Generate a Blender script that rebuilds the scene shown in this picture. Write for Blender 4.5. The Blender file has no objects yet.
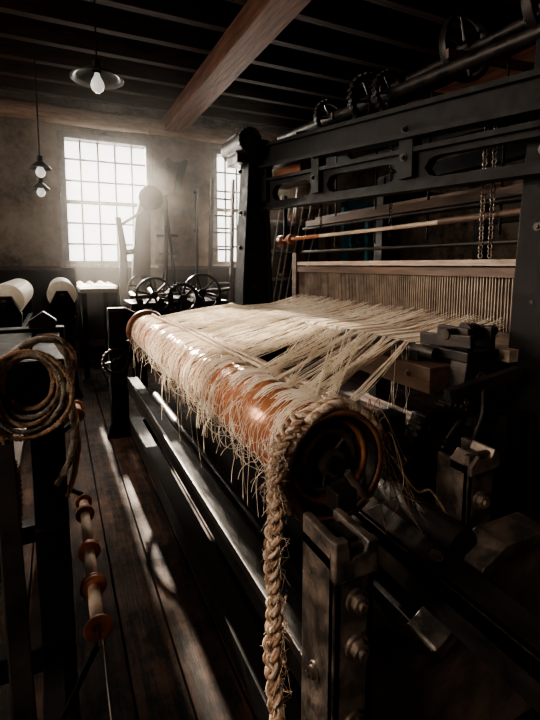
import bpy, math, random
from mathutils import Vector, Matrix
random.seed(7)
R=random.random
def U(a,b): return a+(b-a)*R()
pi=math.pi

# ------------------------------------------------------------------ materials
def mat(name,c1,c2=None,rough=.5,metal=0.,scale=6.,stretch=(1,1,1),bump=.2,detail=6.,spec=.5,rough2=None,lo=.35,hi=.65,emit=None,estr=0,bumpscale=None,trans=0):
    m=bpy.data.materials.new(name); m.use_nodes=True
    nt=m.node_tree; N=nt.nodes; L=nt.links
    b=N['Principled BSDF']
    b.inputs['Metallic'].default_value=metal
    b.inputs['Roughness'].default_value=rough
    b.inputs['Specular IOR Level'].default_value=spec
    tc=N.new('ShaderNodeTexCoord'); mp=N.new('ShaderNodeMapping'); mp.inputs['Scale'].default_value=stretch
    nz=N.new('ShaderNodeTexNoise'); nz.inputs['Scale'].default_value=scale; nz.inputs['Detail'].default_value=detail; nz.inputs['Roughness'].default_value=.65
    L.new(tc.outputs['Object'],mp.inputs['Vector']); L.new(mp.outputs['Vector'],nz.inputs['Vector'])
    cr=N.new('ShaderNodeValToRGB'); cr.color_ramp.elements[0].position=lo; cr.color_ramp.elements[1].position=hi
    cr.color_ramp.elements[0].color=(*c1,1); cr.color_ramp.elements[1].color=(*(c2 or c1),1)
    L.new(nz.outputs['Fac'],cr.inputs['Fac']); L.new(cr.outputs['Color'],b.inputs['Base Color'])
    if trans:   # fibre lets light through
        tr=N.new('ShaderNodeBsdfTranslucent'); mx=N.new('ShaderNodeMixShader'); mx.inputs[0].default_value=trans
        L.new(cr.outputs['Color'],tr.inputs['Color']); L.new(b.outputs[0],mx.inputs[1]); L.new(tr.outputs[0],mx.inputs[2])
        L.new(mx.outputs[0],N['Material Output'].inputs['Surface'])
    if rough2 is not None:
        mr=N.new('ShaderNodeMapRange'); mr.inputs['From Min'].default_value=.35; mr.inputs['From Max'].default_value=.65
        mr.inputs['To Min'].default_value=rough; mr.inputs['To Max'].default_value=rough2
        L.new(nz.outputs['Fac'],mr.inputs['Value']); L.new(mr.outputs['Result'],b.inputs['Roughness'])
    if bump:
        bp=N.new('ShaderNodeBump'); bp.inputs['Strength'].default_value=bump; bp.inputs['Distance'].default_value=.01
        L.new(nz.outputs['Fac'],bp.inputs['Height'])
        L.new(bp.outputs['Normal'],b.inputs['Normal'])
    if emit:
        b.inputs['Emission Color'].default_value=(*emit,1); b.inputs['Emission Strength'].default_value=estr
    return m

IRON=mat('black_iron',(.0045,.004,.0035),(.010,.0085,.0075),rough=.55,rough2=.75,metal=.05,scale=14,bump=.25,spec=.17)
IRON2=mat('greasy_iron',(.014,.012,.011),(.042,.033,.028),rough=.35,rough2=.6,metal=.6,scale=9,bump=.35)
STEEL=mat('worn_steel',(.08,.066,.057),(.28,.22,.18),rough=.3,rough2=.55,metal=.75,scale=11,bump=.3)
RUST=mat('rusted_casting',(.08,.060,.048),(.24,.18,.14),rough=.6,metal=.1,scale=7,bump=.5)
POST=mat('scuffed_post_steel',(.030,.025,.022),(.18,.135,.105),rough=.4,rough2=.6,metal=.25,scale=17,bump=.5,lo=.42,hi=.75)
COPPER=mat('worn_roller_wood',(.27,.10,.045),(.44,.19,.095),rough=.22,scale=3,stretch=(2,1,2),bump=.06,metal=.3)
YARN=mat('cream_yarn',(.84,.77,.67),(.96,.92,.85),rough=.55,scale=20,bump=0,spec=.4,trans=.5)
YARN2=mat('tan_yarn',(.52,.42,.32),(.72,.61,.50),rough=.8,scale=20,bump=0,spec=.2,trans=.4)
ROPE=mat('pale_rope',(.38,.29,.22),(.62,.50,.40),rough=.95,scale=60,bump=.6,spec=.1,trans=.15)
ROPE2=mat('brown_rope',(.15,.09,.058),(.36,.235,.155),rough=.95,scale=60,bump=.6,spec=.1)
ROPE3=mat('grey_rope',(.12,.10,.08),(.30,.26,.21),rough=.95,scale=60,bump=.6,spec=.1)
WOOD=mat('dark_wood',(.035,.019,.012),(.10,.055,.033),rough=.6,scale=5,stretch=(6,.6,6),bump=.4)
WOODX=mat('joist_wood',(.014,.007,.0045),(.048,.022,.012),rough=.8,scale=5,stretch=(.6,6,6),bump=.4,spec=.15)
REDWOOD=mat('ceiling_beam_wood',(.060,.021,.011),(.20,.080,.042),rough=.75,scale=4,stretch=(6,.5,6),bump=.9,spec=.2)
PALEWOOD=mat('pale_worn_wood',(.20,.145,.105),(.44,.35,.27),rough=.55,scale=5,stretch=(6,.6,6),bump=.3)
BOB=mat('bobbin_wood',(.22,.065,.03),(.38,.13,.06),rough=.4,scale=12,bump=.1)
FLG=mat('flange_wood',(.05,.022,.012),(.18,.078,.042),rough=.45,scale=18,bump=.3)
REEDM=mat('reed_wire',(.12,.09,.07),(.28,.22,.17),rough=.5,metal=.3,scale=9,bump=0)
ENAMEL=mat('enamel_shade',(.05,.055,.055),(.10,.10,.095),rough=.35,scale=9,bump=.05)
BULB=mat('bulb_glass',(.75,.75,.72),rough=.15,bump=0,emit=(1,.93,.82),estr=.6)
WFRAME=mat('window_frame_paint',(.10,.085,.07),(.2,.18,.155),rough=.6,scale=12,bump=.2)
BLUEG=mat('blue_paint',(.03,.14,.19),(.08,.30,.38),rough=.6,scale=8,bump=.1)
PIPEM=mat('lagged_pipe',(.18,.10,.06),(.36,.225,.145),rough=.75,scale=6,stretch=(.7,4,4),bump=.5)
CEILM=mat('ceiling_planks_wood',(.010,.006,.004),(.028,.015,.009),rough=.8,scale=4,stretch=(.6,8,8),bump=.3,spec=.15)
PAINT=mat('black_wall_paint',(.004,.004,.004),(.010,.009,.008),rough=.7,scale=9,bump=.1,spec=.1)

def wallmat():
    m=bpy.data.materials.new('plaster_wall'); m.use_nodes=True; nt=m.node_tree;N=nt.nodes;L=nt.links
    b=N['Principled BSDF']; b.inputs['Roughness'].default_value=.85; b.inputs['Specular IOR Level'].default_value=.2
    g=N.new('ShaderNodeNewGeometry'); sx=N.new('ShaderNodeSeparateXYZ'); L.new(g.outputs['Position'],sx.inputs[0])
    n=N.new('ShaderNodeTexNoise'); n.inputs['Scale'].default_value=1.9; n.inputs['Detail'].default_value=9; n.inputs['Roughness'].default_value=.72
    L.new(g.outputs['Position'],n.inputs['Vector'])
    cr=N.new('ShaderNodeValToRGB'); e=cr.color_ramp.elements
    e[0].position=.36;e[0].color=(.05,.036,.026,1); e[1].position=.60;e[1].color=(.33,.26,.195,1)
    x=e.new(.47); x.color=(.20,.15,.110,1)
    L.new(n.outputs['Fac'],cr.inputs['Fac'])
    mt=N.new('ShaderNodeMath'); mt.operation='GREATER_THAN'; mt.inputs[1].default_value=1.30; L.new(sx.outputs['Z'],mt.inputs[0])
    mx=N.new('ShaderNodeMix'); mx.data_type='RGBA'; mx.inputs[6].default_value=(.022,.016,.012,1)
    L.new(mt.outputs[0],mx.inputs[0]); L.new(cr.outputs['Color'],mx.inputs[7]); L.new(mx.outputs[2],b.inputs['Base Color'])
    bp=N.new('ShaderNodeBump'); bp.inputs['Strength'].default_value=.5; bp.inputs['Distance'].default_value=.02
    L.new(n.outputs['Fac'],bp.inputs['Height']); L.new(bp.outputs['Normal'],b.inputs['Normal'])
    return m
WALL=wallmat()
def floormat():
    m=bpy.data.materials.new('floor_boards'); m.use_nodes=True; nt=m.node_tree;N=nt.nodes;L=nt.links
    b=N['Principled BSDF']; b.inputs['Specular IOR Level'].default_value=.16
    g=N.new('ShaderNodeNewGeometry'); mp=N.new('ShaderNodeMapping'); mp.inputs['Scale'].default_value=(9,.7,1); L.new(g.outputs['Position'],mp.inputs[0])
    n=N.new('ShaderNodeTexNoise'); n.inputs['Scale'].default_value=3; n.inputs['Detail'].default_value=9;n.inputs['Roughness'].default_value=.75; L.new(mp.outputs[0],n.inputs['Vector'])
    n2=N.new('ShaderNodeTexNoise'); n2.inputs['Scale'].default_value=3.2; n2.inputs['Detail'].default_value=9; n2.inputs['Roughness'].default_value=.75; L.new(g.outputs['Position'],n2.inputs['Vector'])
    ad=N.new('ShaderNodeMath'); ad.operation='MULTIPLY'; L.new(n.outputs['Fac'],ad.inputs[0]); L.new(n2.outputs['Fac'],ad.inputs[1])
    cr=N.new('ShaderNodeValToRGB'); e=cr.color_ramp.elements
    e[0].position=.20;e[0].color=(.006,.0045,.0035,1); e[1].position=.36;e[1].color=(.075,.036,.020,1)
    L.new(ad.outputs[0],cr.inputs['Fac']); L.new(cr.outputs['Color'],b.inputs['Base Color'])
    mr=N.new('ShaderNodeMapRange'); mr.inputs['From Min'].default_value=.3; mr.inputs['From Max'].default_value=.7; mr.inputs['To Min'].default_value=.85; mr.inputs['To Max'].default_value=.5
    L.new(n2.outputs['Fac'],mr.inputs['Value']); L.new(mr.outputs['Result'],b.inputs['Roughness'])
    bp=N.new('ShaderNodeBump'); bp.inputs['Strength'].default_value=.8; bp.inputs['Distance'].default_value=.012
    L.new(n.outputs['Fac'],bp.inputs['Height']); L.new(bp.outputs['Normal'],b.inputs['Normal'])
    return m
FLOOR=floormat()

# ------------------------------------------------------------------ mesh builder
def frames(pts):
    T=[]
    n=len(pts)
    for i in range(n):
        a=pts[max(0,i-1)]; c=pts[min(n-1,i+1)]
        t=(c-a); T.append(t.normalized() if t.length>1e-9 else Vector((0,0,1)))
    up=Vector((0,0,1)) if abs(T[0].z)<.9 else Vector((1,0,0))
    u=T[0].cross(up).normalized(); out=[]
    for t in T:
        u=(u-t*u.dot(t))
        u=u.normalized() if u.length>1e-6 else t.orthogonal().normalized()
        out.append((t,u,t.cross(u).normalized()))
    return out
def smooth_path(ctrl,k=8):
    P=[Vector(p) for p in ctrl]; P=[P[0]*2-P[1]]+P+[P[-1]*2-P[-2]]
    o=[]
    for i in range(1,len(P)-2):
        for j in range(k):
            t=j/k; a,b,c,d=P[i-1:i+3]
            o.append(.5*((2*b)+(c-a)*t+(2*a-5*b+4*c-d)*t*t+(3*b-a-3*c+d)*t**3))
    o.append(P[-2]); return o
class B:
    def __init__(s): s.v=[];s.f=[];s.m=[];s.s=[];s.mats=[]
    def add(s,vs,fs,mt,sm=False):
        if mt not in s.mats: s.mats.append(mt)
        k=s.mats.index(mt); o=len(s.v); s.v+= [tuple(v) for v in vs]
        for f in fs: s.f.append([i+o for i in f]); s.m.append(k); s.s.append(sm)
    def box(s,a,b,mt,rot=None,piv=None):
        a=Vector(a);b=Vector(b)
        vs=[Vector((x,y,z)) for x in(a.x,b.x) for y in(a.y,b.y) for z in(a.z,b.z)]
        if rot is not None:
            c=Vector(piv) if piv else (a+b)/2
            vs=[c+rot@(v-c) for v in vs]
        s.add(vs,[(0,1,3,2),(4,6,7,5),(0,4,5,1),(2,3,7,6),(0,2,6,4),(1,5,7,3)],mt)
    def beam(s,p,q,w,h,mt):
        p=Vector(p);q=Vector(q);t=(q-p).normalized()
        up=Vector((0,0,1)) if abs(t.z)<.95 else Vector((0,1,0))
        x=t.cross(up).normalized(); z=x.cross(t)
        vs=[c+x*(i*w/2)+z*(j*h/2) for c in(p,q) for i in(-1,1) for j in(-1,1)]
        s.add(vs,[(0,1,3,2),(4,6,7,5),(0,4,5,1),(2,3,7,6),(0,2,6,4),(1,5,7,3)],mt)
    def tube(s,pts,r,mt,seg=8,caps=True,rfun=None):
        pts=[Vector(p) for p in pts]; F=frames(pts); vs=[]
        n=len(pts)
        for i,(p,(t,u,w)) in enumerate(zip(pts,F)):
            rr=r if rfun is None else rfun(i/(n-1))
            for k in range(seg):
                a=2*pi*k/seg; vs.append(p+u*(rr*math.cos(a))+w*(rr*math.sin(a)))
        fs=[]
        for i in range(n-1):
            for k in range(seg):
                k2=(k+1)%seg; fs.append((i*seg+k,i*seg+k2,(i+1)*seg+k2,(i+1)*seg+k))
        s.add(vs,fs,mt,seg>3)
        if caps: 
            s.add([vs[k] for k in range(seg)],[tuple(range(seg))],mt); s.add([vs[(n-1)*seg+k] for k in range(seg)],[tuple(range(seg))],mt)
    def cyl(s,p,q,r,mt,seg=20,r2=None):
        s.tube([p,q],r,mt,seg,True,(lambda t:r+(r2-r)*t) if r2 is not None else None)
    def lathe(s,c,ax,prof,mt,seg=36,closed=True,sm=True):
        c=Vector(c);ax=Vector(ax).normalized();u=ax.orthogonal().normalized();w=ax.cross(u)
        n=len(prof);vs=[]
        for k in range(seg):
            a=2*pi*k/seg; d=u*math.cos(a)+w*math.sin(a)
            for t,r in prof: vs.append(c+ax*t+d*r)
        fs=[]
        for k in range(seg):
            k2=(k+1)%seg
            for i in range(n if closed else n-1):
                j=(i+1)%n; fs.append((k*n+i,k*n+j,k2*n+j,k2*n+i))
        s.add(vs,fs,mt,sm)
    def prism(s,poly,ax,a,b,mt):
        def P(p,d):
            return (p[0],d,p[1]) if ax=='y' else ((d,p[0],p[1]) if ax=='x' else (p[0],p[1],d))
        n=len(poly); vs=[P(p,a) for p in poly]+[P(p,b) for p in poly]
        fs=[tuple(range(n))[::-1],tuple(range(n,2*n))]+[(i,(i+1)%n,(i+1)%n+n,i+n) for i in range(n)]
        s.add(vs,fs,mt)
    def rope(s,pts,r,mt,turns,strands=3,seg=6,mt2=None):
        pts=[Vector(p) for p in pts];F=frames(pts);n=len(pts)
        for q in range(strands):
            pp=[]
            for i,(p,(t,u,w)) in enumerate(zip(pts,F)):
                a=2*pi*(turns*i/(n-1)+q/strands); pp.append(p+(u*math.cos(a)+w*math.sin(a))*r*.58)
            s.tube(pp,r*.6,mt if (q or not mt2) else mt2,seg)
    def braid(s,pts,r,mt,cycles,seg=6,mt2=None):
        pts=[Vector(p) for p in pts];F=frames(pts);n=len(pts)
        for q in range(3):
            for f in range(3):
                pp=[]; dx=U(-.35,.35)*r; dy=U(-.35,.35)*r
                for i,(p,(t,u,w)) in enumerate(zip(pts,F)):
                    a=2*pi*(cycles*i/(n-1)+q/3); k=1+.22*math.sin(i*.11+f)
                    pp.append(p+u*(math.sin(a)*r*k+dx+.16*r*math.sin(i*.5+f*2))+w*(math.sin(2*a)*r*.55+dy))
                s.tube(pp,r*.32,(mt2 if (f==0 and mt2) else mt),seg)
    def wheel(s,c,ax,r,w,mt,spokes=6,rim=.12,hub=.2):
        c=Vector(c);ax=Vector(ax).normalized();u=ax.orthogonal().normalized();v=ax.cross(u)
        s.lathe(c,ax,[(-w/2,r*(1-rim)),(-w/2,r),(w/2,r),(w/2,r*(1-rim))],mt)
        s.cyl(c-ax*w*.8,c+ax*w*.8,r*hub,mt)
        for k in range(spokes):
            a=2*pi*k/spokes;d=u*math.cos(a)+v*math.sin(a)
            s.cyl(c+d*r*hub*.8,c+d*r*(1-rim*.7),r*.06,mt,8)
    def gear(s,c,ax,r,w,mt,teeth=28):
        s.wheel(c,ax,r,w,mt,5,.2,.25)
        c=Vector(c);ax=Vector(ax).normalized();u=ax.orthogonal().normalized();v=ax.cross(u)
        for k in range(teeth):
            a=2*pi*k/teeth;d=u*math.cos(a)+v*math.sin(a);e=ax.cross(d)
            h=pi*r/teeth*.5
            vs=[c+d*(r*.98+i*r*.09)+e*(j*h)+ax*(l*w/2) for i in(0,1) for j in(-1,1) for l in(-1,1)]
            s.add(vs,[(0,1,3,2),(4,6,7,5),(0,4,5,1),(2,3,7,6),(0,2,6,4),(1,5,7,3)],mt)
    def bolt(s,c,ax,r,mt):
        c=Vector(c);ax=Vector(ax).normalized()
        s.cyl(c,c+ax*r*.35,r*1.35,mt,18); s.cyl(c+ax*r*.3,c+ax*r*1.1,r,mt,6); s.cyl(c+ax*r*1.05,c+ax*r*1.5,r*.5,mt,10)
    def make(s,name,parent=None,bevel=0):
        me=bpy.data.meshes.new(name)
        V=[Vector(v) for v in s.v]
        mn=Vector([min(v[i] for v in V) for i in range(3)]);mx=Vector([max(v[i] for v in V) for i in range(3)])
        o0=(mn+mx)/2; o0.z=mn.z
        me.from_pydata([v-o0 for v in V],[],s.f)
        for m in s.mats: me.materials.append(m)
        me.polygons.foreach_set('material_index',s.m); me.polygons.foreach_set('use_smooth',s.s)
        me.update()
        ob=bpy.data.objects.new(name,me); bpy.context.collection.objects.link(ob)
        ob.location=o0
        if parent: ob.parent=parent
        if bevel:
            md=ob.modifiers.new('b','BEVEL'); md.width=bevel; md.segments=2; md.limit_method='ANGLE'; md.angle_limit=math.radians(50)
        return ob
def empty(name,parent=None):
    e=bpy.data.objects.new(name,None); bpy.context.collection.objects.link(e)
    if parent: e.parent=parent
    return e

# ------------------------------------------------------------------ room
X0,X1,Y0,Y1,ZC=-2.4,6.6,-1.6,7.5,3.85
b=B()
x=X0
while x<X1:
    b.box((x+.003,Y0,-.04),(min(x+.157,X1),Y1,U(-.004,.0)),FLOOR); x+=.16
b.box((X0,Y0,-.1),(X1,Y1,-.045),FLOOR)
b.make('floor',bevel=.003)
b=B(); b.box((X0,Y0,ZC),(X1,Y1,ZC+.1),CEILM)
for i in range(40):
    y=Y0+.23*i
    if y<Y1-.2: b.box((X0,y,ZC-.015),(X1,y+.222,ZC+.01),CEILM)
b.make('ceiling')
b=B(); y=.2
while y<7.2:
    b.box((X0,y,ZC-.22),(X1,y+.10,ZC-.016),WOODX); y+=.52
b.make('ceiling_joists',bevel=.006)
b=B(); b.box((1.60,Y0,3.40),(1.90,Y1,ZC-.221),REDWOOD); b.make('ceiling_main_beam',bevel=.012)
b=B(); b.box((4.6,Y0,3.40),(4.9,Y1,ZC-.221),REDWOOD); b.make('ceiling_main_beam.001',bevel=.012)
wins=[(.15,1.40),(2.50,3.55)]
zb,zt,ztb=1.35,3.30,3.24
b=B(); xs=[X0]+[v for w in wins for v in w]+[X1]
for i in range(0,len(xs),2): b.box((xs[i],Y1,0),(xs[i+1],Y1+.3,ZC),WALL)
for a,c in wins:
    b.box((a,Y1,0),(c,Y1+.3,zb),WALL); b.box((a,Y1,ztb),(c,Y1+.3,ZC),WALL)
b.make('wall_back')
added_lw=[(-.7,.7),(2.45,4.25),(4.45,6.5)]  # unseen left-wall windows, added so light reaches the loom from the left
b=B(); ys=[Y0]+[v for w in added_lw for v in w]+[Y1]
for i in range(0,len(ys),2): b.box((X0-.3,ys[i],0),(X0,ys[i+1],ZC),WALL)
for a,c in added_lw: b.box((X0-.3,a,0),(X0,c,zb),WALL); b.box((X0-.3,a,zt),(X0,c,ZC),WALL)
b.make('wall_left')
b=B(); b.box((X1,Y0,0),(X1+.2,Y1,ZC),WALL); b.make('wall_right')
b=B(); b.box((X0,Y0-.2,0),(X1,Y0,ZC),WALL); b.make('wall_front')
b=B()
for s0,s1 in [(X0,.09),(1.46,2.44),(3.61,X1)]: b.box((s0,Y1-.03,1.27),(s1,Y1,1.33),WOOD)
b.box((X0,Y1-.025,0),(X1,Y1,.18),WOOD); b.make('trim_1')
def window(n,f,a,c,zt):
    b=B()
    def bx(u0,u1,d0,d1,z0,z1,m): 
        p=f(u0,d0,z0);q=f(u1,d1,z1); b.box([min(p[i],q[i]) for i in range(3)],[max(p[i],q[i]) for i in range(3)],m)
    bx(a-.06,a+.04,-.03,.12,zb-.05,zt+.06,WFRAME);bx(c-.04,c+.06,-.03,.12,zb-.05,zt+.06,WFRAME)
    bx(a,c,-.03,.12,zt-.03,zt+.06,WFRAME); bx(a-.1,c+.1,-.12,.12,zb-.05,zb,PALEWOOD)
    bx(a,c,.03,.09,(zb+zt)/2-.03,(zb+zt)/2+.03,WFRAME); bx(a,c,.03,.09,zb,zb+.06,WFRAME)
    for i in range(1,5):
        u=a+(c-a)*i/5; bx(u-.015,u+.015,.04,.07,zb,zt,WFRAME)
    for i in (1,2,4,5):
        z=zb+(zt-zb)*i/6; bx(a,c,.04,.07,z-.015,z+.015,WFRAME)
    b.make('window_%d'%n,bevel=.003)
for i,(a,c) in enumerate(wins): window(i+1,lambda u,d,z:(u,Y1+d,z),a,c,ztb)
for i,(a,c) in enumerate(added_lw): window(i+3,lambda u,d,z:(X0-d,u,z),a,c,zt)  # added windows, out of view, there for the side light
b=B(); P=[(X0+.02+(X1-X0-.04)*i/40,Y1-.22,3.47+.01*math.sin(i*.8)) for i in range(41)]
b.tube(P,.125,PIPEM,20)
for i in range(1,20): b.tube([(X0+.47*i,Y1-.22,3.47),(X0+.47*i+.03,Y1-.22,3.47)],.134,PIPEM,20)
b.make('heating_pipe')
b=B()
b.prism([(1.66,3.04),(1.72,3.08),(1.80,3.01),(1.90,3.01),(1.99,3.07),(2.04,3.05),(2.00,2.90),(1.95,2.76),(1.92,2.52),(1.80,2.52),(1.84,2.76),(1.88,2.90),(1.80,2.90),(1.72,2.92)],'y',Y1-.03,Y1-.001,PAINT)
b.make('wall_numeral')
b=B(); b.cyl((2.16,Y1-.05,0),(2.16,Y1-.05,2.55),.022,IRON,10); b.lathe((2.16,Y1-.05,2.55),(0,0,1),[(-.03,.03),(-.03,.045),(.03,.045),(.03,.03)],IRON,16); b.box((2.12,Y1-.03,1.9),(2.2,Y1,1.94),IRON); b.make('wall_conduit')

def pendant(name,x,y,z,r,top):
    b=B()
    b.cyl((x,y,z+.1),(x,y,top),.006,IRON,6)
    b.cyl((x,y,z+.06),(x,y,z+.15),.028,IRON,14); b.cyl((x,y,top-.04),(x,y,top),.05,IRON,14)
    b.lathe((x,y,z),(0,0,1),[(.10,.02),(.085,r*.35),(.05,r*.75),(.02,r),(.014,r),(.043,r*.74),(.077,r*.34),(.09,.02)],ENAMEL,40)
    b.lathe((x,y,z),(0,0,1),[(.06,.018),(.04,.022),(0,.044),(-.03,.050),(-.06,.040),(-.078,.018),(-.082,.001)],BULB,20,False)
    b.make(name)
pendant('pendant_lamp',.34,3.74,2.71,.19,ZC-.02)
pendant('pendant_lamp.001',-.11,5.65,2.38,.11,ZC-.02)
pendant('pendant_lamp.002',-.13,6.4,2.27,.10,ZC-.02)

# ------------------------------------------------------------------ LOOM
loom=empty('power_loom')
def column(b,y,w,xc):
    prof=[(xc-.20,0),(xc+.24,0),(xc+.22,.06),(xc+.15,.5),(xc+.13,1.2),(xc+.09,2.25),(xc-.06,2.25),(xc-.12,1.2),(xc-.15,.5),(xc-.2,.06)]
    b.prism(prof,'y',y,y+w,IRON)
    b.prism([(xc-.17,.06),(xc-.14,1.2),(xc-.08,2.25),(xc-.05,2.25),(xc-.11,1.2),(xc-.13,.06)],'y',y-.03,y+w+.03,IRON)
    b.prism([(xc+.16,.06),(xc+.11,1.2),(xc+.07,2.25),(xc+.1,2.25),(xc+.14,1.2),(xc+.2,.06)],'y',y-.03,y+w+.03,IRON)
    for z in (1.15,1.45,1.75,2.1): b.bolt((xc-.02,y,z),(0,-1,0),.020,IRON2); b.bolt((xc-.115,y+w/2,z+.05),(-1,0,0),.018,IRON2)
b=B(); column(b,3.66,.14,1.60)
b.box((1.40,3.6,2.20),(1.80,3.86,2.28),IRON2); b.cyl((1.48,3.5,2.36),(1.48,3.95,2.36),.10,IRON2,24); b.gear((1.48,3.52,2.36),(0,1,0),.10,.05,IRON2,18)
b.box((1.40,3.62,2.26),(1.60,3.84,2.44),IRON2); b.cyl((1.66,3.6,2.34),(1.66,3.9,2.34),.07,IRON2,20)
b.make('far_side_frame',loom,.006)
b=B(); column(b,1.12,.12,1.86); b.make('near_side_frame',loom,.006)
def rail(b,x,t,f0,f1,y0,y1,slots,mtl):
    def e(y):
        for s in slots:
            if s[0]-1e-6<=y<=s[1]+1e-6:
                q=max(0,min(y-s[0],s[1]-y)); r=.10; return 1 if q>r else math.sqrt(max(0,1-(1-q/r)**2))
        return 0
    ys_=[y0]+sorted([v for s in slots for v in s if y0<v<y1])+[y1]
    for (A,C) in zip(ys_[:-1],ys_[1:]):
        mid=e((A+C)/2)
        m=1 if mid==0 else 20
        for i in range(m):
            ya=A+(C-A)*i/m; yb=A+(C-A)*(i+1)/m
            ta,tb=f0(ya),f0(yb); ba,bb=f1(ya),f1(yb)
            ea,eb=e(ya),e(yb)
            if mid==0: b.prism([(ya,ba),(yb,bb),(yb,tb),(ya,ta)],'x',x-t/2,x+t/2,mtl)
            else:
                ma=(ta+ba)/2; mb=(tb+bb)/2; ga=(ta-ba)*.27*ea; gb=(tb-bb)*.27*eb
                b.prism([(ya,ma+ga),(yb,mb+gb),(yb,tb),(ya,ta)],'x',x-t/2,x+t/2,mtl)
                b.prism([(ya,ba),(yb,bb),(yb,mb-gb),(ya,ma-ga)],'x',x-t/2,x+t/2,mtl)
    for f in (f0,f1): b.beam((x-t*.2,y0,f(y0)),(x-t*.2,y1,f(y1)),t*1.9,.024,mtl)
lin=lambda a,c:(lambda y:a+(c-a)*(y-1.1)/2.6)
b=B()
rail(b,1.66,.05,lin(2.04,2.36),lin(1.92,2.19),.9,3.7,[],IRON)
rail(b,1.70,.05,lin(1.87,2.08),lin(1.70,1.84),.9,3.7,[(1.05,1.75),(1.95,2.65),(2.85,3.5)],IRON)
rail(b,2.45,.05,lin(2.35,2.45),lin(2.15,2.25),.9,3.9,[(1.1,2.2),(2.4,3.5)],IRON)
for y in (1.0,1.85,2.75,3.6):
    f=lin(2.0,2.3)(y); b.beam((1.66,y,f),(2.5,y,f+.12),.06,.09,IRON)
    b.box((1.64,y-.05,lin(1.75,1.9)(y)),(1.70,y+.05,lin(2.02,2.33)(y)),IRON)
    for k in range(2): b.bolt((1.63,y,lin(1.85,2.0)(y)+k*.14),(-1,0,0),.014,IRON2)
b.make('arch_rails',loom)
b=B()
b.cyl((1.95,.95,2.33),(1.95,3.9,2.52),.035,IRON2,16); b.cyl((2.2,.95,2.55),(2.2,3.9,2.62),.03,IRON2,16)
for y in (2.35,2.55,3.05): b.gear((1.95,y,2.42+.065*(y-2.3)),(0,1,0),.13 if y!=2.55 else .17,.04,IRON2,24)
for y in (1.5,2.0): b.wheel((2.2,y,2.6),(0,1,0),.19,.05,IRON2,6)
for i in range(5):
    y=1.3+.55*i; b.beam((1.9,y,2.45),(2.6,y,2.5),.02,.05,WOOD)
for (x,y,zt_,zb_) in [(1.80,1.45,2.0,1.38),(1.80,1.50,2.0,1.38),(1.85,3.0,2.2,1.5),(1.85,2.2,2.1,1.5)]:
    z=zt_;k=0
    while z>zb_:
        b.lathe((x,y,z),(1,0,0) if k%2 else (0,1,0),[(-.003,.008),(-.003,.014),(.003,.014),(.003,.008)],STEEL if y<1.6 else IRON,10); z-=.021;k+=1
for (x,y) in [(2.05,1.6),(2.05,2.1),(2.05,2.6),(2.05,3.1)]:
    b.cyl((x,y,1.5),(x,y,2.4),.008,IRON,6)
b.box((2.0,1.3,1.68),(2.03,3.5,1.73),WOOD); b.box((2.1,1.3,1.72),(2.13,3.5,1.77),WOOD)
b.box((1.72,3.1,2.0),(1.86,3.56,2.14),REDWOOD)
for z in (1.46,1.66): b.cyl((1.98,1.25,z),(1.98,3.5,z),.012,IRON2,8)
b.make('overhead_drive',loom,.003)
b=B(); b.tube([(1.84,1.0,1.58),(1.84,2.2,1.57),(1.84,3.72,1.57)],.013,PALEWOOD,12); b.tube([(1.84,1.3,1.58),(1.84,1.8,1.575)],.017,WOOD,12);b.tube([(1.84,3.0,1.57),(1.84,3.4,1.57)],.017,COPPER,12)
b.cyl((1.84,3.45,1.57),(1.84,3.5,1.57),.04,BOB,14); b.cyl((1.84,3.62,1.57),(1.84,3.68,1.57),.04,BOB,14)
for y in (1.3,3.58): b.box((1.825,y-.01,1.57),(1.855,y+.01,1.95),IRON)
b.make('shaft_rod',loom)
b=B()
b.cyl((1.39,1.35,.985),(1.39,3.78,.985),.026,IRON2,18)
b.box((1.31,1.30,.84),(1.47,3.80,.945),WOOD)
b.box((1.44,1.25,.80),(1.50,3.82,.97),IRON)
for i in range(18): y=1.42+.135*i; b.bolt((1.31,y,.90),(-1,0,0),.011,STEEL)
for y in (1.45,2.6,3.7): b.box((1.36,y-.03,.93),(1.42,y+.03,.99),IRON)
b.make('breast_beam',loom,.004)
b=B()
b.box((1.66,1.22,.95),(1.9,3.45,1.0),PALEWOOD); b.box((1.90,1.2,.9),(1.98,3.5,1.03),WOOD)
b.box((1.89,1.2,1.345),(1.96,3.5,1.375),PALEWOOD); b.box((1.89,1.2,1.29),(1.94,3.5,1.335),WOOD)
n=130
for i in range(n):
    y=1.22+2.26*i/(n-1)+U(-.002,.002); b.box((1.915,y-.0028,1.03),(1.925,y+.0028,1.30),REEDM)
b.box((2.02,1.2,1.0),(2.04,3.5,1.34),WOOD)
b.box((1.88,3.45,.9),(1.98,3.52,1.45),WOOD); 
b.make('reed_and_slay',loom)
b=B()
b.box((1.42,1.22,.97),(1.60,1.42,1.01),IRON2); b.box((1.44,1.24,1.01),(1.47,1.40,1.10),IRON2); b.box((1.57,1.24,1.01),(1.6,1.40,1.10),IRON2)
b.cyl((1.38,1.3,1.075),(1.66,1.3,1.075),.022,IRON2,18); b.cyl((1.49,1.3,1.075),(1.55,1.3,1.075),.036,IRON2,20)
b.beam((1.40,1.18,1.06),(1.40,1.44,1.04),.03,.05,IRON2)
b.prism([(1.36,.78),(1.62,.78),(1.62,.82),(1.58,.86),(1.58,.97),(1.42,.97),(1.40,.86),(1.36,.84)],'y',1.22,1.3,IRON2)
b.beam((1.30,1.2,.86),(1.62,1.15,.93),.035,.05,IRON2); b.bolt((1.5,1.22,.9),(0,-1,0),.022,STEEL); b.bolt((1.41,1.22,.82),(0,-1,0),.016,STEEL)
b.beam((1.38,1.16,.76),(1.66,1.16,.76),.05,.04,IRON2)
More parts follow.
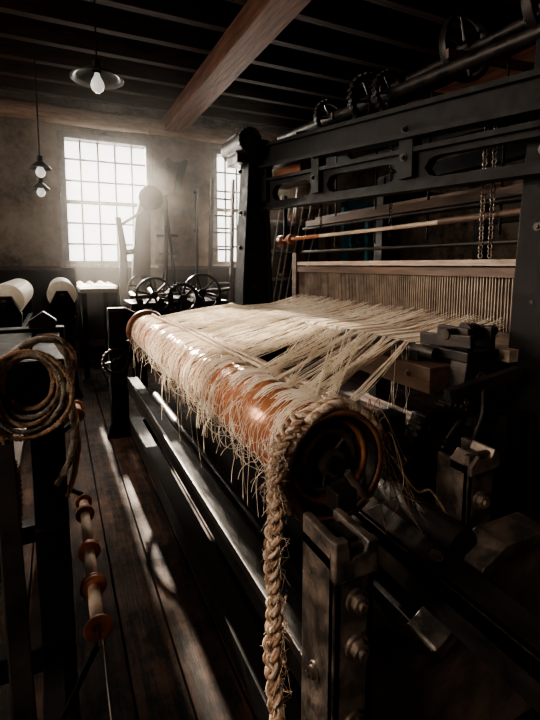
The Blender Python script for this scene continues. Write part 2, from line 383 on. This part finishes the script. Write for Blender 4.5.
b.tube(smooth_path([(1.46,1.18,.90),(1.42,1.14,.80),(1.38,1.14,.7),(1.40,1.16,.55)],5),.012,IRON2,8)
b.make('let_off_lever',loom,.004)
b=B()
b.box((.46,.72,.39),(.545,3.62,.465),IRON)
b.box((.455,.72,.455),(.47,3.62,.485),IRON2)
b.box((.47,.74,.04),(.56,3.62,.14),IRON)
b.box((.9,.8,.2),(1.0,3.7,.3),IRON); b.cyl((.95,.8,.60),(.95,3.7,.60),.05,IRON2,20)
b.cyl((1.2,.9,.45),(1.2,3.7,.45),.09,WOOD,24)
b.cyl((.68,.95,.30),(.68,3.6,.30),.028,IRON2,14)
b.box((.75,1.0,.0),(.78,3.6,.60),IRON)
b.box((1.05,1.25,.55),(1.6,1.33,.72),IRON); b.box((1.05,1.25,0),(1.15,1.33,.8),IRON)
b.gear((1.28,1.2,.66),(0,1,0),.17,.05,IRON2,36); b.gear((1.02,1.14,.44),(0,1,0),.13,.04,IRON2,28)
b.box((1.5,1.1,.0),(1.62,1.3,.78),IRON)
b.prism([(1.20,0),(1.85,0),(1.85,.75),(1.6,.8),(1.3,.75),(1.2,.5)],'y',1.34,1.38,IRON)
b.box((.34,3.58,0),(.46,3.70,1.0),IRON); b.box((.34,3.58,.0),(1.75,3.66,.12),IRON); b.box((.34,3.58,.62),(1.75,3.66,.76),IRON)
b.prism([(.30,.0),(.52,.0),(.47,.12),(.47,.9),(.72,.80),(.76,.88),(.46,1.02),(.34,1.02),(.34,.12)],'y',3.6,3.66,IRON)
b.lathe((.61,3.63,.85),(0,1,0),[(-.05,.03),(-.05,.065),(.05,.065),(.05,.03)],IRON2,20)
b.gear((.38,3.54,.62),(0,1,0),.10,.03,IRON2,20)
b.make('base_frame',loom,.004)
b=B()
b.prism([(.585,.0),(1.35,.0),(1.35,.52),(1.22,.60),(1.05,.60),(.98,.56),(.90,.44),(.80,.39),(.70,.41),(.64,.50),(.585,.52)],'y',.78,.82,RUST)
b.prism([(.585,.48),(.64,.48),(.70,.39),(.80,.365),(.90,.42),(.98,.54),(1.05,.58),(1.22,.58),(1.22,.615),(1.04,.615),(.96,.575),(.88,.455),(.80,.405),(.71,.425),(.65,.52),(.585,.535)],'y',.74,.84,POST)
b.box((.80,.25,.55),(.90,1.16,.60),IRON2); b.box((.80,.25,.49),(.82,1.16,.60),IRON2)
for y in (.5,.8): b.bolt((.85,y,.6),(0,0,1),.014,STEEL)
b.box((1.05,.88,.36),(1.17,.90,.80),POST); b.box((1.05,.88,.36),(1.07,1.0,.77),POST); b.box((1.15,.88,.36),(1.17,1.0,.80),POST)
b.prism([(1.05,.77),(1.08,.80),(1.10,.785),(1.13,.785),(1.145,.81),(1.17,.80),(1.17,.75),(1.05,.74)],'y',.87,.95,STEEL)
b.bolt((1.10,.88,.66),(0,-1,0),.02,STEEL); b.bolt((1.11,.88,.56),(0,-1,0),.014,STEEL)
b.box((1.0,.85,.3),(1.3,1.1,.38),IRON)
b.make('near_end_casting',loom,.004)
b=B()
x0,x1,y0,y1=.455,.552,.675,.80
b.box((x0,y0,0),(x1,y0+.02,.80),POST); b.box((x0,y0,0),(x0+.02,y1,.82),POST); b.box((x1-.02,y0,0),(x1,y1,.81),POST)
b.box((x0+.02,y1-.03,0),(x1-.02,y1,.79),IRON)
b.box((x0,y0,.755),(x1,y1,.785),STEEL)
b.box((x0+.02,y0+.03,.775),(x1-.02,y1-.03,.80),IRON2)
b.prism([(x0-.003,.74),(x1+.003,.74),(x1+.003,.812),(x1-.022,.812),(x1-.03,.79),(x0+.035,.785),(x0+.028,.825),(x0-.003,.825)],'y',y0-.008,y0+.012,POST)
b.bolt((.508,y0,.69),(0,-1,0),.019,STEEL); b.bolt((.51,y0,.59),(0,-1,0),.020,STEEL); b.bolt((.507,y0,.42),(0,-1,0),.018,STEEL)
b.bolt((x0,.74,.5),(-1,0,0),.014,STEEL)
b.box((.545,y1,.79),(.60,y1+.05,.84),IRON2)
b.box((.40,.66,0),(.64,.84,.03),IRON)
b.make('bearing_post',loom,.004)

# ------------------------------------------------------------------ warp beam roller
BX,BZ=.61,.85
wb=empty('warp_beam',loom)
b=B()
b.lathe((BX,.93,BZ),(0,1,0),[(0,.10),(0,.118),(.35,.120),(1.2,.115),(2.0,.118),(2.58,.118),(2.58,.10)],COPPER,48)
b.make('roller_core',wb)
b=B()
b.lathe((BX,.93,BZ),(0,1,0),[(-.03,.128),(-.035,.140),(-.02,.145),(.0,.145),(.012,.14),(.012,.118)],FLG,56)
b.lathe((BX,.93,BZ),(0,1,0),[(-.03,.120),(-.03,.130),(.10,.118),(.10,.108)],IRON2,48)
b.lathe((BX,1.0,BZ),(0,1,0),[(0,.0),(0,.115),(.02,.115),(.02,0)],IRON,40)
b.cyl((BX,.90,BZ),(BX,1.02,BZ),.022,IRON2,20); b.gear((BX,.945,BZ),(0,1,0),.085,.03,STEEL,22)
b.cyl((BX,.915,BZ),(BX,1.0,BZ),.036,POST,24)
b.cyl((BX+.03,.90,BZ-.02),(BX+.09,.90,BZ-.10),.010,STEEL,10)
for k in range(5):
    a=2*pi*k/5+.3; d=Vector((math.cos(a),0,math.sin(a))); b.beam(Vector((BX,.965,BZ))+d*.04,Vector((BX,.965,BZ))+d*.122,.02,.03,POST)
b.lathe((BX,3.51,BZ),(0,1,0),[(-.015,.11),(-.02,.15),(.0,.155),(.02,.15),(.02,.02)],FLG,48)
b.cyl((BX,3.5,BZ),(BX,3.72,BZ),.028,STEEL,16)
b.make('flanges',wb)
def ring(b,y,r,tilt,ph,mt,rad,a0=0,a1=2*pi,n=26,skew=0):
    P=[]
    for i in range(n+1):
        a=a0+(a1-a0)*i/n
        P.append((BX+r*math.cos(a),y+tilt*math.cos(a+ph)+skew*(a-a0)/(2*pi),BZ+r*math.sin(a)))
    b.tube(P,rad,mt,4,False)
b=B()
for i in range(70):
    y=1.6+1.85*R()
    ring(b,y,.1195+U(0,.006),U(0,.04),U(0,6.28),YARN if R()<.7 else YARN2,U(.0008,.0012),skew=U(-.08,.08))
for i in range(15):
    yc=1.5+1.95*(i+R())/15; sk=U(-.06,.06); w=U(.004,.016)
    for k in range(int(U(4,12))): ring(b,yc+U(-w,w),.122+U(0,.005),.02+U(-.003,.003),1.+yc,YARN,.0011,skew=sk)
for i in range(8): ring(b,U(1.0,1.5),.122,U(.01,.05),U(0,6),YARN,.0010,skew=U(-.1,.1))
b.make('yarn_wraps',wb)
b=B()
P=[];n=190
for i in range(n+1):
    a=-.20*2*pi+ i/n*2*pi*1.72
    P.append((BX+(.151+.004*math.sin(i*.17))*math.cos(a),.955-.055*i/n+.004*math.sin(i*.21),BZ+(.151+.004*math.sin(i*.17))*math.sin(a)))
b.rope(P,.0125,ROPE,40,4,6,ROPE2)
b.make('flange_rope',wb)

# warp yarn sheet
ws=empty('warp_yarn_sheet',loom)
b=B()
def strand(ys,yb,r,mt,rad,rise=0,a0=None):
    P=[];a0=a0 or U(1.6,2.2)
    for i in range(6):
        a=a0+(1.25-a0)*i/5; P.append((BX+r*math.cos(a),ys-(a-1.25)*.02,BZ+r*math.sin(a)))
    s=Vector(P[-1]);e=Vector((1.39,yb,1.014)); sag=U(-.012,.028)
    ph=U(0,6)
    for i in range(1,6):
        t=i/6; p=s.lerp(e,t); P.append((p.x,p.y+.004*math.sin(t*6+ph),p.z-sag*4*t*(1-t)+rise*4*t*(1-t)))
    P.append(tuple(e)); b.tube(P,rad,mt,3,False)
NB=44
for k in range(NB):
    t=(k+.5)/NB
    ys=1.02+2.42*t+U(-.05,.05); yb=1.50+2.22*t+U(-.01,.01)
    w=U(.008,.026); off=U(-.20,.04); wb_=U(.012,.030); a_=U(1.6,2.3) if R()<.9 else U(2.5,3.2); m=YARN if R()<.94 else YARN2
    for j in range(15):
        strand(ys+off+U(-1,1)*w,yb+U(-1,1)*wb_,.123+U(0,.006),m,U(.0008,.0012),a0=a_+U(-.4,.4))
for k in range(20):
    t=(k+.5)/20; yb=1.70+1.95*t; ys=max(1.0,yb-U(.45,1.0))
    for j in range(7): strand(ys+U(-.02,.02),yb+U(-.04,.04),.128,YARN,.0011,rise=U(0,.014),a0=U(1.6,2.3))
b.make('warp_strands',ws)
b=B()
for k in range(60):
    yc=1.42+2.06*(k+R())/60; w=U(.006,.015); m=YARN if R()<.9 else YARN2
    for j in range(7):
        y=yc+U(-w,w)
        b.tube([(1.39,y,1.012),(1.64,y+U(-.006,.006),1.02+U(-.004,.004)),(1.915,y,1.05+U(-.01,.05))],.0013,m,3,False)
b.make('shed_strands',ws)
b=B()
for (dz,dx,ph,y0) in [(0,.0,0,3.35),(.004,.025,1,3.0),(.0,.05,2,2.7)]:
    C=[]
    for i in range(9):
        t=i/8; y=y0+(1.0-y0)*t
        a=1.45-.5*t+.10*math.sin(i*1.7+ph)-dx*4
        r=.137
        C.append((BX+dx+r*math.cos(a),y,BZ+r*math.sin(a)+dz))
    b.rope(smooth_path(C,18),.0085,ROPE,40,4,5)
b.make('laid_rope',ws)
b=B()
for i in range(300):
    y=U(1.0,2.3) if R()<.7 else U(2.0,3.3)
    a=U(2.2,3.7); r=.124
    p=Vector((BX+r*math.cos(a),y,BZ+r*math.sin(a))); L=U(.02,.10) if R()<.82 else U(.1,.27)
    P=[(BX+r*math.cos(a-.6),y+U(-.04,.04),BZ+r*math.sin(a-.6)),p]
    dx=U(-.05,.02);dy=U(-.06,.06);cu=U(-.03,.03)
    for k in range(1,6):
        t=k/5; P.append((p.x+dx*t-.012*math.sin(t*3),p.y+dy*t+cu*math.sin(t*4),p.z-L*t*t*.6-L*t*.4))
    b.tube(smooth_path(P,3),U(.0006,.0010),YARN if R()<.7 else YARN2,3,False)
for i in range(80):
    y=U(1.2,2.8);r=.123; a0=U(1.7,2.9); dy=U(-.2,.2);dr=U(.003,.035)
    P=[]
    for k in range(9):
        t=k/8;a=a0+1.5*t; rr=r+dr*math.sin(pi*t); P.append((BX+rr*math.cos(a),y+dy*t,BZ+rr*math.sin(a)-.02*math.sin(pi*t)))
    b.tube(P,.0009,YARN,3,False)
b.make('loose_yarn',ws)
b=B()
for i in range(22):
    a=U(-.4,.8); p=Vector((BX+.155*math.cos(a),.93+U(-.02,.03),BZ+.155*math.sin(a)))
    C=[p,p+Vector((U(.01,.05),U(-.03,.03),U(-.03,.04))),p+Vector((U(.03,.12),U(-.04,.05),U(-.14,-.02))),p+Vector((U(.05,.20),U(-.04,.1),U(-.26,-.08)))]
    b.tube(smooth_path(C,6),U(.0008,.0016),BOB if R()<.5 else YARN2,4,False)
b.tube(smooth_path([(.74,.92,.93),(.80,.95,.88),(.84,.92,.78),(.90,.92,.71),(.95,.92,.70),(1.0,.9,.62)],8),.004,ROPE2,6)
for i in range(10): 
    y=1.5+U(-.05,.05); b.tube([(1.36+U(-.05,.02),y,1.0),(1.34+U(-.05,.03),y,.8),(1.33+U(-.05,.05),y,U(.4,.65))],.0008,YARN,3,False)
b.make('tangled_yarn',ws)

b=B()
C=[(.505,.91,.985),(.458,.905,.93),(.438,.90,.86),(.435,.89,.76),(.424,.885,.66),(.428,.88,.56),(.418,.87,.44),(.424,.86,.30),(.430,.85,.15),(.44,.84,.06),(.42,.78,.03)]
b.braid(smooth_path(C,20),.0150,ROPE2,12,6,ROPE)
for i in range(220):
    k=U(.0,.95); z=.97-.9*k; x=.432;y=.9-.05*k
    b.tube([(x+U(-.01,.01),y-.01,z),(x+U(-.03,.03),y+U(-.03,.02),z-U(0,.03)),(x+U(-.035,.035),y+U(-.04,.03),z-U(.02,.09))],.0007,ROPE,3,False)
b.make('braided_rope')

# ------------------------------------------------------------------ left creel machine
creel=empty('creel_frame')
b=B()
for y in (1.42,2.15):
    b.box((-.09,y,0),(.0,y+.07,1.04),IRON); b.box((-.70,y,0),(-.62,y+.07,1.04),IRON)
    b.box((-.72,y-.01,.98),(.02,y+.08,1.08),IRON); b.box((-.72,y,.12),(.0,y+.07,.2),IRON)
b.box((-.09,1.4,.95),(.0,2.24,1.06),IRON); b.box((-.7,1.4,.95),(-.62,2.24,1.02),IRON)
b.box((-.09,1.4,.5),(-.03,2.24,.58),IRON); b.box((-.09,1.0,.05),(-.03,2.24,.14),IRON)
b.beam((-.10,1.0,.05),(-.16,1.42,1.0),.05,.06,IRON2)
b.box((-.6,1.45,.6),(-.15,2.2,.64),WOOD)
b.prism([(-.14,.0),(.0,.0),(-.02,.1),(-.02,1.0),(-.01,1.11),(-.06,1.15),(-.12,1.11),(-.11,.9)],'y',2.16,2.2,IRON2)
b.wheel((-.36,1.40,.55),(0,1,0),.2,.04,IRON2,6)
b.box((-.45,1.5,1.02),(-.1,2.1,1.07),IRON)
b.make('frame',creel,.004)
b=B()
def spool(b,x,y,z,L,r,R2,ax=(0,1,0)):
    b.lathe((x,y,z),ax,[(0,.006),(0,R2*.9),(.003,R2),(.007,R2),(.010,R2*.9),(.012,r),(L-.012,r*.95),(L-.010,R2*.9),(L-.007,R2),(L-.003,R2),(L,R2*.9),(L,.006)],BOB,26)
    b.lathe((x,y,z),ax,[(.013,.006),(.014,r*1.2),(L*.5,r*1.3),(L-.014,r*1.2),(L-.013,.006)],YARN2,22)
sx=.062; sz=.325
b.cyl((sx,1.20,sz),(sx,2.12,sz),.006,STEEL,10)
for (y,R2,L) in [(1.265,.040,.192),(1.46,.039,.195),(1.66,.037,.262),(1.93,.034,.10)]: spool(b,sx,y,sz,L,.015,R2)
b.beam((-.05,2.1,.40),(sx,2.1,sz),.014,.018,IRON); b.beam((-.05,1.22,.12),(sx,1.22,sz),.010,.012,IRON)
b.cyl((.06,2.25,.62),(.06,2.55,.62),.006,STEEL,8); spool(b,.06,2.32,.62,.15,.018,.036)
b.beam((-.04,2.22,.56),(.06,2.28,.62),.014,.02,IRON)
b.tube(smooth_path([(sx+.01,1.27,sz-.03),(.075,1.18,.2),(.085,1.10,.08),(.11,1.02,.004)],6),.0016,YARN,4)
b.make('bobbin_rod',creel)
b=B()
for q in range(5):
    P=[];r=.066+.010*q
    for i in range(61):
        a=2*pi*i/60+q; P.append((-.085+U(-.001,.001)+r*(.95+.08*math.sin(q*2))*math.cos(a),1.385-.012*q+.014*math.sin(a*2+q),1.025-.006*q+r*1.12*math.sin(a)))
    b.rope(P,.008,ROPE3 if q%2 else ROPE2,22,3,5)
b.rope(smooth_path([(-.14,1.37,1.09),(-.08,1.36,1.14),(-.01,1.36,1.14),(.022,1.37,1.06),(.018,1.37,.97),(.026,1.37,.88),(.010,1.37,.79),(-.025,1.38,.72)],16),.010,ROPE3,34,3,5)
b.rope(smooth_path([(-.10,1.40,1.12),(-.02,1.42,1.145),(.035,1.44,1.08),(.02,1.45,.98),(.035,1.45,.86),(.03,1.45,.75),(.0,1.42,.66)],16),.009,ROPE2,30,3,5)
b.rope(smooth_path([(-.16,1.35,1.02),(-.15,1.34,.9),(-.12,1.34,.78),(-.125,1.34,.62),(-.14,1.34,.5)],12),.009,ROPE2,24,3,5)
b.make('rope_coil',creel)

# ------------------------------------------------------------------ background
def roller_stand(name,x,y,L,z,mtl=YARN):
    b=B()
    for yy in (y,y+L):
        b.prism([(x-.16,0),(x+.16,0),(x+.12,.08),(x+.09,.6),(x+.12,z-.10),(x+.05,z+.04),(x-.05,z+.04),(x-.12,z-.10),(x-.09,.6),(x-.12,.08)],'y',yy-.08,yy+.03,IRON)
        b.bolt((x,yy-.08,z-.02),(0,-1,0),.025,IRON2)
    b.lathe((x,y+.04,z),(0,1,0),[(0,.02),(0,.135),(.02,.14),(L-.1,.14),(L-.08,.135),(L-.08,.02)],mtl,36)
    b.cyl((x,y-.1,z),(x,y+L+.1,z),.02,STEEL,12)
    b.box((x-.04,y,.25),(x+.04,y+L,.33),IRON); b.box((x+.08,y,.75),(x+.12,y+L,.82),IRON)
    b.make(name,bevel=.004)
roller_stand('yarn_roller_stand',-.38,4.1,1.6,1.06)
roller_stand('yarn_roller_stand.001',.04,4.95,1.5,1.05)
b=B()
for x in (.28,.62):
    for y in (5.7,6.8): b.box((x-.03,y-.03,0),(x+.03,y+.03,1.06),IRON)
b.box((.24,5.65,1.02),(.66,6.86,1.07),WOOD)
for i in range(20): b.tube([(.25+.021*i,5.66,1.09),(.25+.021*i,6.84,1.10+.02*math.sin(i))],.008,YARN,6)
b.box((.24,5.65,.3),(.66,5.69,.38),IRON)
b.make('yarn_table',bevel=.003)
b=B()
b.prism([(1.00,0),(1.32,0),(1.28,.3),(1.28,1.25),(1.31,2.22),(1.15,2.28),(1.08,2.0),(1.02,1.25),(1.00,.3)],'y',6.9,7.06,IRON)
b.prism([(.83,.0),(.93,0),(.94,1.05),(.94,1.6),(.87,2.03),(.80,2.03),(.84,1.55),(.83,1.05)],'y',6.85,6.95,IRON)
b.lathe((1.31,6.9,2.33),(0,1,0),[(-.05,.0),(-.05,.12),(-.03,.18),(.03,.18),(.05,.12),(.05,.0)],IRON2,30)
b.wheel((1.15,6.84,1.0),(0,1,0),.22,.04,IRON2); b.box((.82,6.8,0),(1.4,7.15,.1),IRON); b.box((.82,6.85,.9),(1.34,7.05,1.0),IRON)
b.beam((.87,6.9,1.52),(1.22,6.95,1.57),.05,.08,IRON); b.cyl((.84,6.9,1.9),(1.28,6.9,2.2),.022,IRON2,10)
b.make('winding_machine',bevel=.004)
b=B()
for a in (0,2.1,4.2): b.cyl((1.42+.2*math.cos(a),6.3+.2*math.sin(a),0),(1.40,6.3,2.1),.020,IRON,8)
for z in (1.0,1.5): b.lathe((1.41,6.3,z),(0,0,1),[(-.008,.10),(-.008,.12),(.008,.12),(.008,.10)],IRON,24)
b.cyl((1.26,6.3,1.75),(1.56,6.3,1.75),.018,IRON,8); b.cyl((1.40,6.3,2.0),(1.40,6.3,2.3),.025,IRON,8)
b.make('tripod_stand')
b=B()
for i,(x,y,z,r) in enumerate([(.95,4.95,1.02,.20),(1.25,4.9,.98,.17),(1.5,5.0,1.03,.22),(1.1,5.1,.82,.15)]): (b.gear if i%2 else b.wheel)((x,y,z),(.15,1,0),r,.05,IRON2)
b.box((.75,5.05,.6),(1.8,5.15,.72),IRON); b.box((.75,5.5,.6),(1.8,5.6,.72),IRON)
for x in (.78,1.7):
    for y in (5.05,5.5): b.box((x,y,0),(x+.09,y+.1,.9),IRON)
b.box((.72,5.03,.88),(1.82,5.62,.93),IRON2)
for k in range(5): b.cyl((.8+.22*k,4.95,.95),(.8+.22*k,5.6,1.0+.04*(k%2)),.035,IRON2,12)
b.cyl((.7,5.0,1.0),(1.85,5.05,1.06),.02,STEEL,10)
b.make('gear_frame',bevel=.003)
b=B()
for dx in (0,.36): b.beam((2.12+dx,6.75,0),(2.36+dx,7.2,2.75),.05,.07,WOOD)
for i in range(9):
    t=.08+.1*i; p=Vector((2.12,6.75,0)).lerp(Vector((2.36,7.2,2.75)),t); b.cyl(p,p+Vector((.36,0,0)),.016,WOOD,8)
b.make('wooden_ladder')
b=B()
for x in (2.9,3.5,4.1):
    for y in (6.4,6.8): b.box((x-.03,y-.03,0),(x+.03,y+.03,2.3),WOOD)
for z in (.5,1.1,1.55,2.0): b.box((2.87,6.37,z),(4.13,6.83,z+.04),PALEWOOD)
b.box((2.87,6.82,0),(4.13,6.85,2.3),WOOD)
for i in range(22):
    x=2.95+U(0,1.05); z=random.choice([.54,1.14,1.59,2.04]); r=U(.03,.07)
    spool(b,x,6.45+U(0,.1),z+r,.2,r*.5,r)
for i in range(6): b.cyl((2.8+.1*i,6.34,0),(3.2+.14*i,6.34,2.4+U(-.2,.2)),.014,PALEWOOD,8)
b.make('spool_rack',bevel=.003)
b=B()
b.box((4.4,6.4,0),(4.5,6.5,2.4),BLUEG);b.box((4.9,6.4,0),(5.0,6.5,2.4),BLUEG);b.box((4.4,6.4,2.3),(5,6.5,2.42),BLUEG);b.box((4.4,6.42,1.2),(5,6.48,1.3),BLUEG)
b.wheel((4.7,6.38,1.75),(0,1,0),.2,.05,BLUEG); b.box((4.35,6.3,0),(5.05,6.6,.08),BLUEG); b.cyl((4.7,6.3,1.75),(4.7,6.6,1.75),.03,IRON)
b.make('blue_machine_frame',bevel=.004)
b=B()
for x in (3.0,4.4):
    b.prism([(x-.1,0),(x+.1,0),(x+.06,2.2),(x-.06,2.2)],'y',3.6,3.72,IRON); b.prism([(x-.1,0),(x+.1,0),(x+.06,2.2),(x-.06,2.2)],'y',1.2,1.32,IRON)
for z in (2.1,1.8,1.0): b.box((2.95,1.2,z),(3.05,3.7,z+.12),IRON); b.box((4.35,1.2,z),(4.45,3.7,z+.12),IRON)
b.cyl((3.3,1.2,1.0),(3.3,3.7,1.0),.12,WOOD,24); b.box((2.95,3.6,2.0),(4.45,3.7,2.1),IRON); b.box((2.95,1.2,2.0),(4.45,1.3,2.1),IRON); b.box((3.7,1.3,.9),(3.8,3.6,1.3),WOOD)
b.make('power_loom.001',bevel=.004)

# ------------------------------------------------------------------ air haze (thickest by the windows)
hz=bpy.data.materials.new('dusty_air'); hz.use_nodes=True; nt=hz.node_tree
for nn in list(nt.nodes): nt.nodes.remove(nn)
o=nt.nodes.new('ShaderNodeOutputMaterial'); v=nt.nodes.new('ShaderNodeVolumeScatter'); v.inputs['Anisotropy'].default_value=.5; v.inputs['Color'].default_value=(.98,.93,.86,1)
g=nt.nodes.new('ShaderNodeNewGeometry'); ln=nt.nodes.new('ShaderNodeVectorMath'); ln.operation='DISTANCE'; ln.inputs[1].default_value=(.8,6.9,2.3)
mr=nt.nodes.new('ShaderNodeMapRange'); mr.interpolation_type='SMOOTHSTEP'; mr.inputs['From Min'].default_value=.3; mr.inputs['From Max'].default_value=3.0; mr.inputs['To Min'].default_value=.042; mr.inputs['To Max'].default_value=.0
nt.links.new(g.outputs['Position'],ln.inputs[0]); nt.links.new(ln.outputs['Value'],mr.inputs['Value']); nt.links.new(mr.outputs['Result'],v.inputs['Density'])
nt.links.new(v.outputs[0],o.inputs['Volume'])
b=B(); b.box((X0+.2,3.98,.01),(3.9,Y1-.001,ZC-.25),hz); b.make('dusty_air')

# ------------------------------------------------------------------ lights
w=bpy.data.worlds.new('sky'); bpy.context.scene.world=w; w.use_nodes=True
w.node_tree.nodes['Background'].inputs[0].default_value=(1,.975,.94,1); w.node_tree.nodes['Background'].inputs[1].default_value=3.1
def area(name,loc,dirv,sx,sy,e,col,spread=180):
    l=bpy.data.lights.new(name,'AREA'); l.shape='RECTANGLE'; l.size=sx; l.size_y=sy; l.energy=e; l.color=col; l.spread=math.radians(spread)
    o=bpy.data.objects.new(name,l); o.location=loc; o.rotation_euler=Vector(dirv).to_track_quat('-Z','Z').to_euler(); bpy.context.collection.objects.link(o)
for i,((a,c),e) in enumerate(zip(wins,(90,150))):
    area('window_daylight_%d'%(i+1),((a+c)/2,Y1+.35,2.35),(.06 if i==0 else -.25,-1,-.28),c-a,1.9,e,(1,.91,.79),80)
for i,((a,c),e) in enumerate(zip(added_lw,(40,72,6))):
    area('window_daylight_%d'%(i+3),(X0-.35,(a+c)/2,2.4),(1,.08 if i==0 else -.35,-.52),c-a,1.9,e,(1,.84,.69),75)  # added fill lamps out of view, brightening roller side, post and casting
s=bpy.data.lights.new('sun','SUN'); s.energy=34; s.angle=math.radians(.9); s.color=(1,.86,.70)
so=bpy.data.objects.new('sun',s); bpy.context.collection.objects.link(so)
so.rotation_euler=Vector((.025,-1,-.385)).to_track_quat('-Z','Y').to_euler()

# ------------------------------------------------------------------ camera
c=bpy.data.cameras.new('camera'); co=bpy.data.objects.new('camera',c); bpy.context.collection.objects.link(co)
co.location=(0,0,1.35); co.rotation_euler=(math.radians(84),0,math.radians(-25.3)); c.lens=22.5; c.sensor_width=36; c.shift_y=-.0667; c.clip_start=.02
bpy.context.scene.camera=co
bpy.context.scene.view_settings.look='AgX - Medium High Contrast'
